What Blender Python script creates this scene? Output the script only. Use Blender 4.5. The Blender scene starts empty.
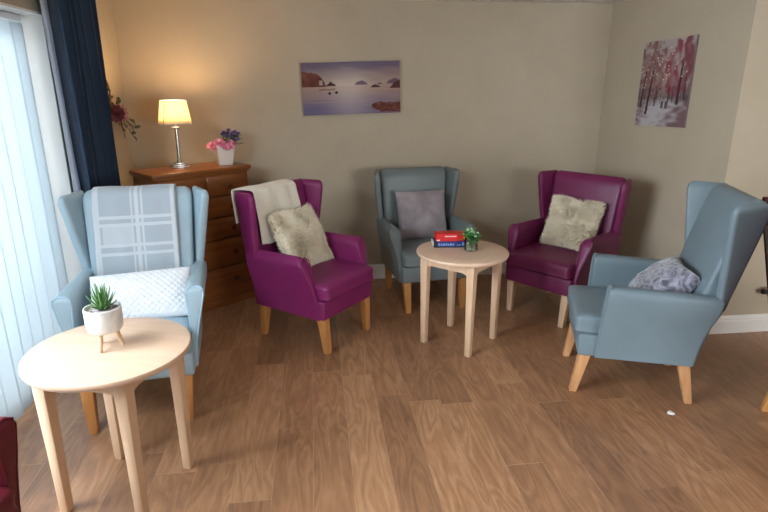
import bpy, bmesh, math, random
from mathutils import Vector, Matrix
random.seed(7)
PI = math.pi
R_ = math.radians
SC = bpy.context.scene
COL = SC.collection

# ------------------------------------------------------------------ helpers
def lin(r, g, b):
    f = lambda c: (c/255/12.92) if c/255 <= .04045 else ((c/255+.055)/1.055)**2.4
    return (f(r), f(g), f(b), 1.0)

def obj(name, bm, mat=None, parent=None, smooth=True, loc=None):
    bmesh.ops.recalc_face_normals(bm, faces=bm.faces[:])
    me = bpy.data.meshes.new(name)
    bm.to_mesh(me); bm.free()
    if mat: me.materials.append(mat)
    if smooth:
        for p in me.polygons: p.use_smooth = True
        try: me.set_sharp_from_angle(angle=math.radians(38))
        except Exception: pass
    o = bpy.data.objects.new(name, me)
    COL.objects.link(o)
    if parent: o.parent = parent
    if loc: o.location = loc
    return o

def thing(name, label, cat, loc=(0, 0, 0), rotz=0, group=None):
    o = bpy.data.objects.new(name, None)
    o.empty_display_size = .1
    COL.objects.link(o)
    o.location = loc; o.rotation_euler = (0, 0, rotz)
    return tag(o, label, cat, group)

def tag(o, label, cat, group=None):
    o['label'] = label; o['category'] = cat
    if group: o['group'] = group
    return o

def struct(o):
    o['kind'] = 'structure'
    return o

def box(bm, x0, x1, y0, y1, z0, z1, bev=0, seg=2, M=None):
    vs = [bm.verts.new((x, y, z)) for x in (x0, x1) for y in (y0, y1) for z in (z0, z1)]
    f = [(0,1,3,2),(4,6,7,5),(0,4,5,1),(2,3,7,6),(0,2,6,4),(1,5,7,3)]
    fs = [bm.faces.new([vs[i] for i in q]) for q in f]
    if bev:
        es = list({e for q in fs for e in q.edges})
        r = bmesh.ops.bevel(bm, geom=es, offset=bev, segments=seg, profile=.5, affect='EDGES')
        vs = list({v for v in r['verts']} | {v for v in vs if v.is_valid})
    if M: bmesh.ops.transform(bm, matrix=M, verts=[v for v in vs if v.is_valid])
    return vs

def loft(bm, rings, cap0=True, cap1=True, closed=True):
    rs = [[bm.verts.new(p) for p in r] for r in rings]
    n = len(rs[0])
    for a, b in zip(rs, rs[1:]):
        for i in range(n if closed else n-1):
            j = (i+1) % n
            bm.faces.new((a[i], a[j], b[j], b[i]))
    if cap0: bm.faces.new(rs[0][::-1])
    if cap1: bm.faces.new(rs[-1])
    return rs

def rquad(pts, r, z, n=4):
    """rounded polygon ring through 2-D corner points, at height z (number or function of x,y)"""
    out = []
    m = len(pts)
    for i in range(m):
        p = Vector(pts[i]); a = Vector(pts[i-1]); b = Vector(pts[(i+1) % m])
        u = (a-p); v = (b-p)
        rr = min(r, u.length*.48, v.length*.48)
        s = p+u.normalized()*rr; e = p+v.normalized()*rr
        for k in range(n+1):
            t = k/n
            q = s*(1-t)**2 + p*2*t*(1-t) + e*t*t
            out.append((q.x, q.y, z(q.x, q.y) if callable(z) else z))
    return out

def inset(pts, d):
    c = sum((Vector(p) for p in pts), Vector((0, 0)))/len(pts)
    out = []
    for p in pts:
        v = Vector(p)-c
        out.append((p[0]-math.copysign(min(d, abs(v.x)*.95), v.x), p[1]-math.copysign(min(d, abs(v.y)*.95), v.y)))
    return out

def lathe(bm, prof, n=40, c=(0, 0, 0), cap0=True, cap1=True):
    rings = [[(c[0]+r*math.cos(2*PI*k/n), c[1]+r*math.sin(2*PI*k/n), c[2]+z) for k in range(n)] for r, z in prof]
    return loft(bm, rings, cap0, cap1)

def tube(bm, pts, r, n=8, closed=False):
    pts = [Vector(p) for p in pts]
    m = len(pts); rings = []
    up = Vector((0, 0, 1))
    for i, p in enumerate(pts):
        d = (pts[(i+1) % m]-pts[i-1]) if closed else (pts[min(i+1, m-1)]-pts[max(i-1, 0)])
        d.normalize()
        a = d.cross(up)
        if a.length < .05: a = d.cross(Vector((1, 0, 0)))
        a.normalize(); b = a.cross(d)
        rr = r[i] if isinstance(r, (list, tuple)) else r
        rings.append([p+(a*math.cos(2*PI*k/n)+b*math.sin(2*PI*k/n))*rr for k in range(n)])
    if closed: rings.append(rings[0])
    if closed:
        rs = [[bm.verts.new(q) for q in r_] for r_ in rings[:-1]]
        for i in range(m):
            A, B = rs[i], rs[(i+1) % m]
            for k in range(n): bm.faces.new((A[k], A[(k+1) % n], B[(k+1) % n], B[k]))
    else:
        loft(bm, rings)

def sheet(nu, nv, fn, uv=True):
    """open grid surface; fn(u,v)->point, u,v in 0..1; uv map stored"""
    bm = bmesh.new()
    g = [[bm.verts.new(fn(i/nu, j/nv)) for j in range(nv+1)] for i in range(nu+1)]
    L = bm.loops.layers.uv.new('UVMap')
    for i in range(nu):
        for j in range(nv):
            f = bm.faces.new((g[i][j], g[i+1][j], g[i+1][j+1], g[i][j+1]))
            for lp, (a, b) in zip(f.loops, ((i, j), (i+1, j), (i+1, j+1), (i, j+1))):
                lp[L].uv = (a/nu, b/nv)
    return bm

def solid(o, t, off=0):
    m = o.modifiers.new('solid', 'SOLIDIFY'); m.thickness = t; m.offset = off
    return o

def leaf(bm, base, d, up, L, w, bend=.2, n=5):
    """a leaf blade with a folded midrib"""
    base = Vector(base); d = Vector(d).normalized(); up = Vector(up)
    s = d.cross(up).normalized(); up = s.cross(d).normalized()
    rows = []
    for i in range(n+1):
        t = i/n
        c = base+d*L*t+up*(-bend*L*t*t)
        ww = w*math.sin(PI*min(1, .12+.88*t))**.8 if t < 1 else .0004
        rows.append([bm.verts.new(c-s*ww+up*ww*.25), bm.verts.new(c), bm.verts.new(c+s*ww+up*ww*.25)])
    for a, b in zip(rows, rows[1:]):
        bm.faces.new((a[0], a[1], b[1], b[0])); bm.faces.new((a[1], a[2], b[2], b[1]))

# ------------------------------------------------------------------ materials
def mat(name, col, rough=.6, metal=0, sheen=0, spec=.5, coat=0):
    m = bpy.data.materials.new(name); m.use_nodes = True
    b = m.node_tree.nodes['Principled BSDF']
    b.inputs['Base Color'].default_value = col
    b.inputs['Roughness'].default_value = rough
    b.inputs['Metallic'].default_value = metal
    b.inputs['Sheen Weight'].default_value = sheen
    b.inputs['Specular IOR Level'].default_value = spec
    b.inputs['Coat Weight'].default_value = coat
    m['b'] = 1
    return m

def N(m, t, **kw):
    n = m.node_tree.nodes.new(t)
    for k, v in kw.items(): setattr(n, k, v)
    return n

def LK(m, a, b): m.node_tree.links.new(a, b)

def noise_col(m, c0, c1, scale=8, stretch=(1, 1, 1), detail=4, lo=.3, hi=.7, bump=0, bscale=None, dist=0, coord='Object'):
    """noise-mixed colour and optional bump on a principled material"""
    b = m.node_tree.nodes['Principled BSDF']
    tc = N(m, 'ShaderNodeTexCoord'); mp = N(m, 'ShaderNodeMapping')
    mp.inputs['Scale'].default_value = stretch
    LK(m, tc.outputs[coord], mp.inputs['Vector'])
    n = N(m, 'ShaderNodeTexNoise'); n.inputs['Scale'].default_value = scale; n.inputs['Detail'].default_value = detail
    n.inputs['Distortion'].default_value = dist
    LK(m, mp.outputs[0], n.inputs['Vector'])
    r = N(m, 'ShaderNodeValToRGB')
    r.color_ramp.elements[0].position = lo; r.color_ramp.elements[0].color = c0
    r.color_ramp.elements[1].position = hi; r.color_ramp.elements[1].color = c1
    LK(m, n.outputs[0], r.inputs[0]); LK(m, r.outputs[0], b.inputs['Base Color'])
    if bump:
        n2 = n
        if bscale:
            n2 = N(m, 'ShaderNodeTexNoise'); n2.inputs['Scale'].default_value = bscale; n2.inputs['Detail'].default_value = 3
            LK(m, mp.outputs[0], n2.inputs['Vector'])
        bp = N(m, 'ShaderNodeBump'); bp.inputs['Strength'].default_value = bump; bp.inputs['Distance'].default_value = .002
        LK(m, n2.outputs[0], bp.inputs['Height']); LK(m, bp.outputs[0], b.inputs['Normal'])
    return m

def vinyl(name, c):
    d = tuple(v*.9 for v in c[:3])+(1,)
    m = mat(name, c, .42, spec=.45)
    return noise_col(m, d, c, 5, bump=.12, bscale=260)

def wood(name, c0, c1, rough=.45, axis=2, scale=3):
    m = mat(name, c0, rough)
    st = [9, 9, 9]; st[axis] = .9
    return noise_col(m, c0, c1, scale, tuple(st), 5, .35, .68, .06, dist=.6)

def attr_mat(name, rough=.7):
    m = mat(name, (1, 1, 1, 1), rough, spec=.2)
    a = N(m, 'ShaderNodeAttribute', attribute_name='Col')
    LK(m, a.outputs['Color'], m.node_tree.nodes['Principled BSDF'].inputs['Base Color'])
    return m

M = {}
M['wall'] = noise_col(mat('cream_paint', lin(205, 192, 165), .85, spec=.2), lin(177, 164, 143), lin(183, 170, 149), 3, bump=.08, bscale=220)
M['ceiling'] = noise_col(mat('white_ceiling_paint', lin(225, 220, 212), .9, spec=.2), lin(222, 217, 208), lin(228, 223, 216), 3, bump=.05, bscale=150)
M['white'] = noise_col(mat('white_gloss_paint', lin(228, 226, 220), .35), lin(224, 222, 216), lin(231, 229, 224), 4)
M['upvc'] = noise_col(mat('white_window_plastic', lin(235, 236, 236), .3), lin(232, 233, 233), lin(237, 238, 238), 4)
M['purple'] = vinyl('purple_vinyl', lin(124, 32, 90))
M['plum'] = vinyl('plum_vinyl', lin(110, 28, 76))
M['maroon'] = vinyl('maroon_vinyl', lin(98, 18, 36))
M['pale'] = vinyl('pale_blue_vinyl', lin(160, 182, 193))
M['mid'] = vinyl('dusty_blue_vinyl', lin(114, 131, 139))
M['grey'] = vinyl('grey_vinyl', lin(112, 122, 122))
M['oak'] = wood('orange_oak', lin(186, 126, 68), lin(206, 148, 88))
M['oak_pale'] = wood('pale_oak', lin(196, 142, 96), lin(212, 162, 116))
M['beech'] = wood('pale_beech', lin(206, 172, 139), lin(217, 185, 153))
M['beech_flat'] = wood('pale_beech_top', lin(206, 174, 147), lin(215, 184, 158), .38, axis=0)
M['pine'] = wood('red_brown_pine', lin(116, 64, 28), lin(142, 84, 38), .3, axis=0, scale=2.2)
M['pine_dark'] = wood('dark_pine_knob', lin(82, 40, 18), lin(100, 52, 24), .3)
M['chrome'] = noise_col(mat('brushed_chrome', (.62, .6, .57, 1), .2, 1), (.58, .56, .53, 1), (.68, .66, .62, 1), 20)
M['piping_pale'] = noise_col(mat('pale_piping', lin(168, 198, 214), .4), lin(160, 192, 210), lin(172, 202, 218), 20)

def floor_material():
    m = mat('oak_plank_vinyl', lin(150, 110, 75), .38, spec=1.0)
    nt = m.node_tree; b = nt.nodes['Principled BSDF']
    tc = N(m, 'ShaderNodeTexCoord'); sep = N(m, 'ShaderNodeSeparateXYZ'); LK(m, tc.outputs['Object'], sep.inputs[0])
    def mth(op, a, c=None, d=None):
        n = N(m, 'ShaderNodeMath', operation=op)
        for i, v in enumerate((a, c, d)):
            if v is None: continue
            if isinstance(v, (int, float)): n.inputs[i].default_value = v
            else: LK(m, v, n.inputs[i])
        return n.outputs[0]
    W, Ln = .1765, 1.22
    u = mth('DIVIDE', mth('ADD', sep.outputs['X'], .053+10*W), W)
    row = mth('FLOOR', u); fu = mth('FRACT', u)
    wn = N(m, 'ShaderNodeTexWhiteNoise', noise_dimensions='1D'); LK(m, row, wn.inputs['W'])
    v = mth('ADD', mth('DIVIDE', mth('ADD', sep.outputs['Y'], 20.0), Ln), mth('MULTIPLY', wn.outputs['Value'], 3.0))
    pl = mth('FLOOR', v); fv = mth('FRACT', v)
    cb = N(m, 'ShaderNodeCombineXYZ'); LK(m, row, cb.inputs[0]); LK(m, pl, cb.inputs[1])
    w2 = N(m, 'ShaderNodeTexWhiteNoise', noise_dimensions='3D'); LK(m, cb.outputs[0], w2.inputs['Vector'])
    # grain coordinates, shifted for each plank
    g = N(m, 'ShaderNodeCombineXYZ')
    LK(m, mth('ADD', mth('MULTIPLY', sep.outputs['X'], 6.5), mth('MULTIPLY', w2.outputs['Value'], 57.0)), g.inputs[0])
    LK(m, mth('ADD', mth('MULTIPLY', sep.outputs['Y'], 1.1), mth('MULTIPLY', w2.outputs['Value'], 31.0)), g.inputs[1])
    n1 = N(m, 'ShaderNodeTexNoise'); n1.inputs['Scale'].default_value = 1.3; n1.inputs['Detail'].default_value = 2; n1.inputs['Distortion'].default_value = .5
    LK(m, g.outputs[0], n1.inputs['Vector'])
    rings = mth('FRACT', mth('MULTIPLY', n1.outputs[0], 9.0))
    rings = mth('ABSOLUTE', mth('SUBTRACT', rings, .5))
    n2 = N(m, 'ShaderNodeTexNoise'); n2.inputs['Scale'].default_value = 5; n2.inputs['Detail'].default_value = 5; n2.inputs['Roughness'].default_value = .65
    LK(m, g.outputs[0], n2.inputs['Vector'])
    t = mth('ADD', mth('ADD', mth('ADD', .14, mth('MULTIPLY', rings, .32)), mth('MULTIPLY', n2.outputs[0], .5)), mth('MULTIPLY', mth('SUBTRACT', w2.outputs['Value'], .5), .26))
    r = N(m, 'ShaderNodeValToRGB')
    e = r.color_ramp.elements
    e[0].position = .2; e[0].color = lin(116, 80, 55)
    e[1].position = .85; e[1].color = lin(194, 151, 111)
    k = e.new(.5); k.color = lin(155, 111, 77)
    LK(m, t, r.inputs[0])
    seam = mth('MAXIMUM', mth('GREATER_THAN', mth('ABSOLUTE', mth('SUBTRACT', fu, .5)), .4915), mth('GREATER_THAN', mth('ABSOLUTE', mth('SUBTRACT', fv, .5)), .4985))
    mx = N(m, 'ShaderNodeMix', data_type='RGBA'); LK(m, mth('MULTIPLY', seam, mth('MULTIPLY', wn.outputs['Value'], .45)), mx.inputs[0])
    LK(m, r.outputs[0], mx.inputs[6]); mx.inputs[7].default_value = lin(202, 170, 136)  # pale seam tone paints in the glint off the bevelled plank edges
    LK(m, mx.outputs[2], b.inputs['Base Color'])
    bp = N(m, 'ShaderNodeBump'); bp.inputs['Strength'].default_value = .18; bp.inputs['Distance'].default_value = .002
    LK(m, mth('SUBTRACT', mth('MULTIPLY', n2.outputs[0], .4), seam), bp.inputs['Height']); LK(m, bp.outputs[0], b.inputs['Normal'])
    rr = mth('ADD', .33, mth('MULTIPLY', n2.outputs[0], .2)); LK(m, rr, b.inputs['Roughness'])
    return m
M['floor'] = floor_material()

def thin_mat(name, col, trans=.55, clear=0.0):
    """woven or pleated cloth that lets light through"""
    m = bpy.data.materials.new(name); m.use_nodes = True
    nt = m.node_tree; nt.nodes.remove(nt.nodes['Principled BSDF']); out = nt.nodes['Material Output']
    d = N(m, 'ShaderNodeBsdfDiffuse'); t = N(m, 'ShaderNodeBsdfTranslucent'); mx = N(m, 'ShaderNodeMixShader')
    nz = N(m, 'ShaderNodeTexNoise'); nz.inputs['Scale'].default_value = 160
    tc = N(m, 'ShaderNodeTexCoord'); LK(m, tc.outputs['Object'], nz.inputs['Vector'])
    r = N(m, 'ShaderNodeValToRGB'); r.color_ramp.elements[0].color = tuple(c*.93 for c in col[:3])+(1,); r.color_ramp.elements[1].color = col
    LK(m, nz.outputs[0], r.inputs[0]); LK(m, r.outputs[0], d.inputs[0]); LK(m, r.outputs[0], t.inputs[0])
    mx.inputs[0].default_value = trans
    LK(m, d.outputs[0], mx.inputs[1]); LK(m, t.outputs[0], mx.inputs[2])
    o = mx.outputs[0]
    if clear:
        c = N(m, 'ShaderNodeBsdfTransparent'); m2 = N(m, 'ShaderNodeMixShader'); m2.inputs[0].default_value = clear
        LK(m, o, m2.inputs[1]); LK(m, c.outputs[0], m2.inputs[2]); o = m2.outputs[0]
    LK(m, o, out.inputs[0])
    return m
M['slat'] = thin_mat('white_blind_fabric', lin(222, 229, 232), .66, .04)
M['shade'] = thin_mat('cream_shade_fabric', lin(250, 236, 205), .65)

def glass_mat(name, tint=(1, 1, 1, 1), refl=.08):
    m = bpy.data.materials.new(name); m.use_nodes = True
    nt = m.node_tree; nt.nodes.remove(nt.nodes['Principled BSDF']); out = nt.nodes['Material Output']
    t = N(m, 'ShaderNodeBsdfTransparent'); t.inputs[0].default_value = tint
    g = N(m, 'ShaderNodeBsdfGlossy'); g.inputs['Roughness'].default_value = .03
    f = N(m, 'ShaderNodeFresnel'); f.inputs[0].default_value = 1.45
    mt = N(m, 'ShaderNodeMath', operation='MULTIPLY_ADD'); mt.inputs[1].default_value = 1; mt.inputs[2].default_value = refl-.04
    LK(m, f.outputs[0], mt.inputs[0])
    mx = N(m, 'ShaderNodeMixShader'); LK(m, mt.outputs[0], mx.inputs[0]); LK(m, t.outputs[0], mx.inputs[1]); LK(m, g.outputs[0], mx.inputs[2])
    LK(m, mx.outputs[0], out.inputs[0])
    return m
M['glass'] = glass_mat('window_glass', refl=.05)
M['jar'] = glass_mat('jar_glass', (.86, .92, .86, 1), .1)

# ------------------------------------------------------------------ room
XL, YB, ZC = -1.46, 4.79, 2.325
YR, XE = -1.7, 4.6
RC = (2.52, YB); RO = (2.645, 3.32)          # right wall from the back corner to the outer corner
bm = bmesh.new(); box(bm, XL-.5, XE+.2, YR-.2, YB+.2, -.1, 0); struct(obj('floor', bm, M['floor'], smooth=False))
bm = bmesh.new(); box(bm, XL-.5, XE+.2, YR-.2, YB+.2, ZC, ZC+.1); struct(obj('ceiling', bm, M['ceiling'], smooth=False))
bm = bmesh.new(); box(bm, XL-.3, RC[0]+.3, YB, YB+.15, 0, ZC); struct(obj('wall_back', bm, M['wall'], smooth=False))
W0, W1, ZL = .5, 3.56, 2.06                   # glazed opening in the left wall
bm = bmesh.new()
box(bm, XL-.3, XL, W1, YB, 0, ZC); box(bm, XL-.3, XL, W0, W1, ZL, ZC); box(bm, XL-.3, XL, YR, W0, 0, ZC)
struct(obj('wall_left', bm, M['wall'], smooth=False))
bm = bmesh.new()                              # white plastered reveal lining the opening
box(bm, XL-.3, XL+.001, W1-.012, W1+.0, 0, ZL); box(bm, XL-.3, XL+.001, W0, W1-.012, ZL-.012, ZL)
struct(obj('trim_1', bm, M['white'], smooth=False))
bm = bmesh.new()
loft(bm, [[(RC[0], RC[1], z), (RO[0], RO[1], z), (RO[0]+.3, RO[1]+.1, z), (RC[0]+.3, RC[1], z)] for z in (0, ZC)])
struct(obj('wall_right', bm, M['wall'], smooth=False))
bm = bmesh.new(); box(bm, RO[0], XE+.15, RO[1], RO[1]+.15, 0, ZC); struct(obj('wall_return', bm, M['wall'], smooth=False))
bm = bmesh.new(); box(bm, XE, XE+.15, YR, RO[1], 0, ZC); struct(obj('wall_far_right', bm, M['wall'], smooth=False))
R0, R1, RZ0, RZ1 = 2.0, 4.4, .6, 2.1         # window behind the camera
bm = bmesh.new()
box(bm, XL-.3, R0, YR-.15, YR, 0, ZC); box(bm, R1, XE+.15, YR-.15, YR, 0, ZC)
box(bm, R0, R1, YR-.15, YR, 0, RZ0); box(bm, R0, R1, YR-.15, YR, RZ1, ZC)
struct(obj('wall_rear', bm, M['wall'], smooth=False))

def skirting(name, a, b, n):
    """moulded board along the floor from a to b; n points into the room"""
    prof = [(0, 0), (.02, 0), (.02, .092), (.016, .1), (.016, .108), (.008, .122), (.006, .13), (0, .13)]
    bm = bmesh.new()
    loft(bm, [[(p[0]+n[0]*t, p[1]+n[1]*t, z) for t, z in prof] for p in (a, b)])
    struct(obj(name, bm, M['white'], smooth=False))
skirting('baseboard_back', (XL, YB), RC, (0, -1))
skirting('baseboard_left', (XL, YB), (XL, W1), (1, 0))
dn = Vector((RC[1]-RO[1], -(RC[0]-RO[0]))).normalized()
skirting('baseboard_right', RC, (RO[0]-.0, RO[1]-.02), (-dn.x, -dn.y))
skirting('baseboard_return', (RO[0]-.02, RO[1]), (XE, RO[1]), (0, -1))
skirting('baseboard_far_right', (XE, RO[1]), (XE, YR), (-1, 0))

def window(name, along, fixed, a0, a1, z0, z1, nm):
    """frame with mullions and one pane per light; along = 'x' or 'y'"""
    root = struct(thing(name, 'white framed window', 'window')); del root['label']; del root['category']
    def bx(bm, p0, p1, q0, q1, d):
        if along == 'y': box(bm, fixed-d, fixed+d, p0, p1, q0, q1, .004, 1)
        else: box(bm, p0, p1, fixed-d, fixed+d, q0, q1, .004, 1)
    bm = bmesh.new(); t = .055
    bx(bm, a0, a1, z0, z0+t, .03); bx(bm, a0, a1, z1-t, z1, .03)
    for k in range(nm+1):
        c = a0+(a1-a0)*k/nm
        lo = c if k == 0 else c-t/2 if k < nm else c-t
        bx(bm, lo, lo+t, z0+t, z1-t, .03)
    obj('window_frame', bm, M['upvc'], root)
    for k in range(nm):
        bm = bmesh.new()
        bx(bm, a0+(a1-a0)*k/nm+.02, a0+(a1-a0)*(k+1)/nm-.02, z0+.03, z1-.03, .006)
        obj('pane', bm, M['glass'], root, smooth=False)
window('window_1', 'y', XL-.26, W0, W1-.012, .0, ZL-.012, 3)
window('window_2', 'x', YR-.08, R0, R1, RZ0, RZ1, 3)

# ------------------------------------------------------------------ blind and curtain
bl = thing('vertical_blind', 'white translucent vertical blind hanging to the floor across the glazed opening at left', 'blind', (XL-.12, 2.85, 0))
bm = bmesh.new(); box(bm, -.02, .02, -.75, .68, 2.012, 2.046, .004, 1); obj('headrail', bm, M['upvc'], bl)
k = 0; y = .615
while y > -.72:
    ang = math.radians(random.choice((3, 5, 8, 12)) if k > 1 else 24)
    w = .0635
    def f(u, v, ang=ang, w=w, ph=random.random()*6):
        s = (u-.5)*2*w; bow = .008*(1-(2*u-1)**2)
        x = s*math.sin(ang)+bow*math.cos(ang)+.004*math.sin(3*v+ph)
        yy = s*math.cos(ang)-bow*math.sin(ang)
        return (x, yy, .025+v*1.98)
    o = obj('blind_slat', sheet(6, 14, f), M['slat'], bl, loc=(0, y, 0)); solid(o, .0012)
    y -= .121; k += 1

M['curtain'] = noise_col(mat('navy_curtain', lin(46, 64, 86), .8, sheen=.3, spec=.15), lin(40, 56, 76), lin(52, 70, 92), 3, (1, 1, .3), bump=.1, bscale=300)
M['lining'] = thin_mat('pale_curtain_lining', lin(205, 214, 226), .4)
cu = thing('curtain', 'dark navy blue curtain gathered in pleats beside the left window', 'curtain', (XL+.085, 3.82, 0))
def pleat(u, v, amp=.048, off=0, y0=-.37, y1=.20):
    yy = y0+(y1-y0)*u
    yy += (1-v)*(.055+.07*u)
    a = amp*(.75+.25*v)
    x = a*math.sin(u*2*PI*5.2+.6*math.sin(v*2.2))+.012*math.sin(u*23+v*3)
    yy += .012*math.cos(u*2*PI*5.2*2)
    return (x+off, yy, .015+v*(ZC-.03))
o = obj('drape', sheet(150, 24, lambda u, v: pleat(u, v)), M['curtain'], cu); solid(o, .004)
o = obj('lining', sheet(40, 24, lambda u, v: (pleat(u*.1, v, .02)[0]-.03*(1-u)-.012, pleat(u*.1, v)[1]-.055*(1-u), .02+v*(ZC-.035))), M['lining'], cu); solid(o, .002)
o['label'] = 'pale lining edge of the curtain'

# ------------------------------------------------------------------ armchairs
def mirror(pts, s): return [(s*x, y) for x, y in pts]
def at_z(z, tab):
    """piecewise-linear rows keyed by z"""
    for a, b in zip(tab, tab[1:]):
        if z <= b[0]:
            t = (z-a[0])/(b[0]-a[0])
            return [p+(q-p)*t for p, q in zip(a[1:], b[1:])]
    return list(tab[-1][1:])
# two makes: A has flat-topped arms and flared wings, B has rolled arms and upright deep wings
DES = {
 'A': dict(arm=[(.245, .262, .286, -.085, -.585), (.36, .262, .292, -.090, -.600), (.48, .262, .312, -.098, -.628),
                (.56, .260, .332, -.104, -.652), (.62, .256, .347, -.110, -.662), (.665, .256, .350, -.112, -.668)],
           top=1.135, rake=.20, front=.175, wing=((.302, -.632), (.378, -.600)), wz=.58, roll=((.004, .657), (.012, .667), (.024, .672), (.036, .674)), rad=.017, slope=.018, xr=.338),
 'B': dict(arm=[(.245, .258, .284, -.030, -.585), (.34, .258, .288, -.036, -.595), (.44, .258, .302, -.056, -.605),
                (.52, .257, .324, -.080, -.615), (.58, .256, .342, -.098, -.625), (.64, .256, .350, -.108, -.635)],
           top=1.015, rake=.085, front=.075, wing=((.297, -.515), (.348, -.478)), wz=.56, roll=((.003, .615), (.010, .632), (.022, .646), (.036, .654), (.044, .656)), rad=.022, slope=.01, xr=.318),
}
DES['L'] = dict(DES['A'], top=1.065)
DES['C'] = dict(DES['A'], arm=[(q[0], q[1], q[2], -.108, q[4]) for q in DES['A']['arm']])
def rear_y(z, D): return -.60-D['rake']*(z-.24)/(D['top']-.24)
def front_y(z, D): return -.535-D['front']*(max(z, .47)-.47)/(D['top']-.47)

def make_chair(kind, label, mt, leg, pos, fwd, pipe=None, scale=1, seat_back=0, group='wing back armchairs around the lounge'):
    D = DES[kind]; ARM = D['arm']; WTOP = D['top']
    L = math.hypot(*fwd); fx, fy = fwd[0]/L, fwd[1]/L
    t = thing('armchair', label, 'armchair', (pos[0], pos[1], 0), math.atan2(-fx, fy), group)
    t.scale = (scale,)*3
    # seat frame with the upholstered front rail
    bm = bmesh.new(); box(bm, -.275, .275, -.585, .004-seat_back, .245, .372, .014, 3)
    obj('seat_frame', bm, mt, t)
    # cushion, crowned
    bm = bmesh.new()
    base = [(-.268, .03-seat_back), (.268, .03-seat_back), (.262, -.56), (-.262, -.56)]
    crown = lambda h: (lambda x, y: h+.012*max(0, 1-(x/.27)**2)*max(0, 1-((y+.26)/.3)**2))
    rings = [rquad(inset(base, d), .035, z) for d, z in ((.03, .368), (.01, .373), (0, .388))]
    rings += [rquad(inset(base, d), .035, z) for d, z in ((-.004, .42), (0, .455))]
    rings += [rquad(inset(base, d), .035, crown(z)) for d, z in ((.006, .468), (.02, .477), (.05, .480), (.11, .481), (.18, .482), (.24, .483))]
    loft(bm, rings); obj('seat_cushion', bm, mt, t)
    # back
    bm = bmesh.new(); rings = []
    for z in (.25, .36, .47, .58, .70, .82, WTOP-.16, WTOP-.07, WTOP-.03):
        w = .262+.026*min(1, max(0, (z-.5)/.5))
        bow = .012*math.sin(PI*min(1, max(0, (z-.45)/.7)))
        rings.append(rquad([(-w, front_y(z, D)+bow), (w, front_y(z, D)+bow), (w, rear_y(z, D)), (-w, rear_y(z, D))], .03, z))
    w = .288
    for d, z in ((.006, WTOP-.012), (.016, WTOP), (.03, WTOP+.006)):
        q = [(-w, front_y(z, D)), (w, front_y(z, D)), (w, rear_y(z, D)), (-w, rear_y(z, D))]
        rings.append(rquad(inset(q, d), .03, lambda x, y, z=z: z+.010*(1-(x/.29)**2)))
    loft(bm, rings); obj('backrest', bm, mt, t)
    for s in (1, -1):
        # arm: flares outward and back towards the top, rolled over on top
        bm = bmesh.new(); rings = []
        zs = [.247, .30, .36, .42, .48, .53, .58]+([.62, .645] if kind != 'B' else [.60])
        drop = lambda z: (lambda x, y: z-max(0, (z-.5)/.16)*D['slope']*min(1, max(0, (-.11-y)/.5)))
        foot = ARM[0]
        for z in zs:
            xi, xo, yf, yr = at_z(z, ARM)
            rings.append(rquad(mirror([(xi, yf), (xo, yf), (min(xo, D['xr']), yr), (xi, yr)], s), D['rad'], drop(z)))
        xi, xo, yf, yr = at_z(.655, ARM)
        for d, z in D['roll']:
            rings.append(rquad(inset(mirror([(xi, yf), (xo, yf), (min(xo, D['xr']), yr), (xi, yr)], s), d), D['rad'], drop(z)))
        loft(bm, rings); arm = obj('arm', bm, mt, t)
        # piping round the front face of the arm
        pts = []; zt = .64 if kind != 'B' else .60; top = D['roll'][-1][1]
        hs = [.26, .32, .38, .44, .50, .55, zt]
        for z in hs:
            xi, xo, yf, yr = at_z(z, ARM); pts.append((s*(xo-.004), yf-.003, z))
        xi, xo, yf, yr = at_z(.655, ARM); e = .03 if kind != 'B' else .036
        pts += [(s*(xo-.010), yf-.005, zt+(top-zt)*.6), (s*(xo-e), yf-.009-e*.2, top-.003), (s*(xi+e), yf-.009-e*.2, top-.003), (s*(xi+.010), yf-.005, zt+(top-zt)*.6)]
        for z in hs[:2:-1]: xi, xo, yf, yr = at_z(z, ARM); pts.append((s*(xi+.004), yf-.003, z))
        bm = bmesh.new(); tube(bm, pts, .0042, 6); obj('piping', bm, pipe or mt, arm)
        # wing: narrow at the arm, broad and flared at the top
        bm = bmesh.new(); rings = []
        def wing(z, d=0):
            q = max(0, min(1, (z-.60)/(WTOP-.60))); w0, w1 = D['wing']
            pf = Vector((w0[0]+(w1[0]-w0[0])*(q if kind != 'B' else q**.6), w0[1]+(w1[1]-w0[1])*q)); pb = Vector((.262+.026*min(1, max(0, (z-.5)/.5))+.012, rear_y(z, D)+.004))
            dd = (pf-pb).normalized(); nn = Vector((dd.y, -dd.x)); th = .024
            pf -= dd*d; pb += dd*d*.3; th -= d*.55
            return mirror([tuple(pf+nn*th), tuple(pf-nn*th), tuple(pb-nn*th), tuple(pb+nn*th)], s)
        for z in [D['wz']+(WTOP-.04-D['wz'])*i/8 for i in range(9)]: rings.append(rquad(wing(z), .02, z))
        for d, z in ((.006, WTOP-.018), (.016, WTOP-.004), (.03, WTOP+.004)): rings.append(rquad(wing(z, d), .02, z))
        loft(bm, rings); obj('wing', bm, mt, t)
        # legs: square, tapered, splayed a little
        for front in (1, 0):
            bm = bmesh.new()
            far = 0 if kind == 'B' else .02
            if front: a, b = (s*.232, -.040), (s*.222, -.018+far)
            else: a, b = (s*.232, -.545), (s*.222, -.585-far)
            rings = []
            for z, c, h in ((0, b, .0185), (.004, b, .0205), (.25, a, .030)):
                rings.append(rquad([(c[0]-h, c[1]-h), (c[0]+h, c[1]-h), (c[0]+h, c[1]+h), (c[0]-h, c[1]+h)], .005, z, 2))
            loft(bm, rings); obj('leg', bm, leg, t)
    return t

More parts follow.
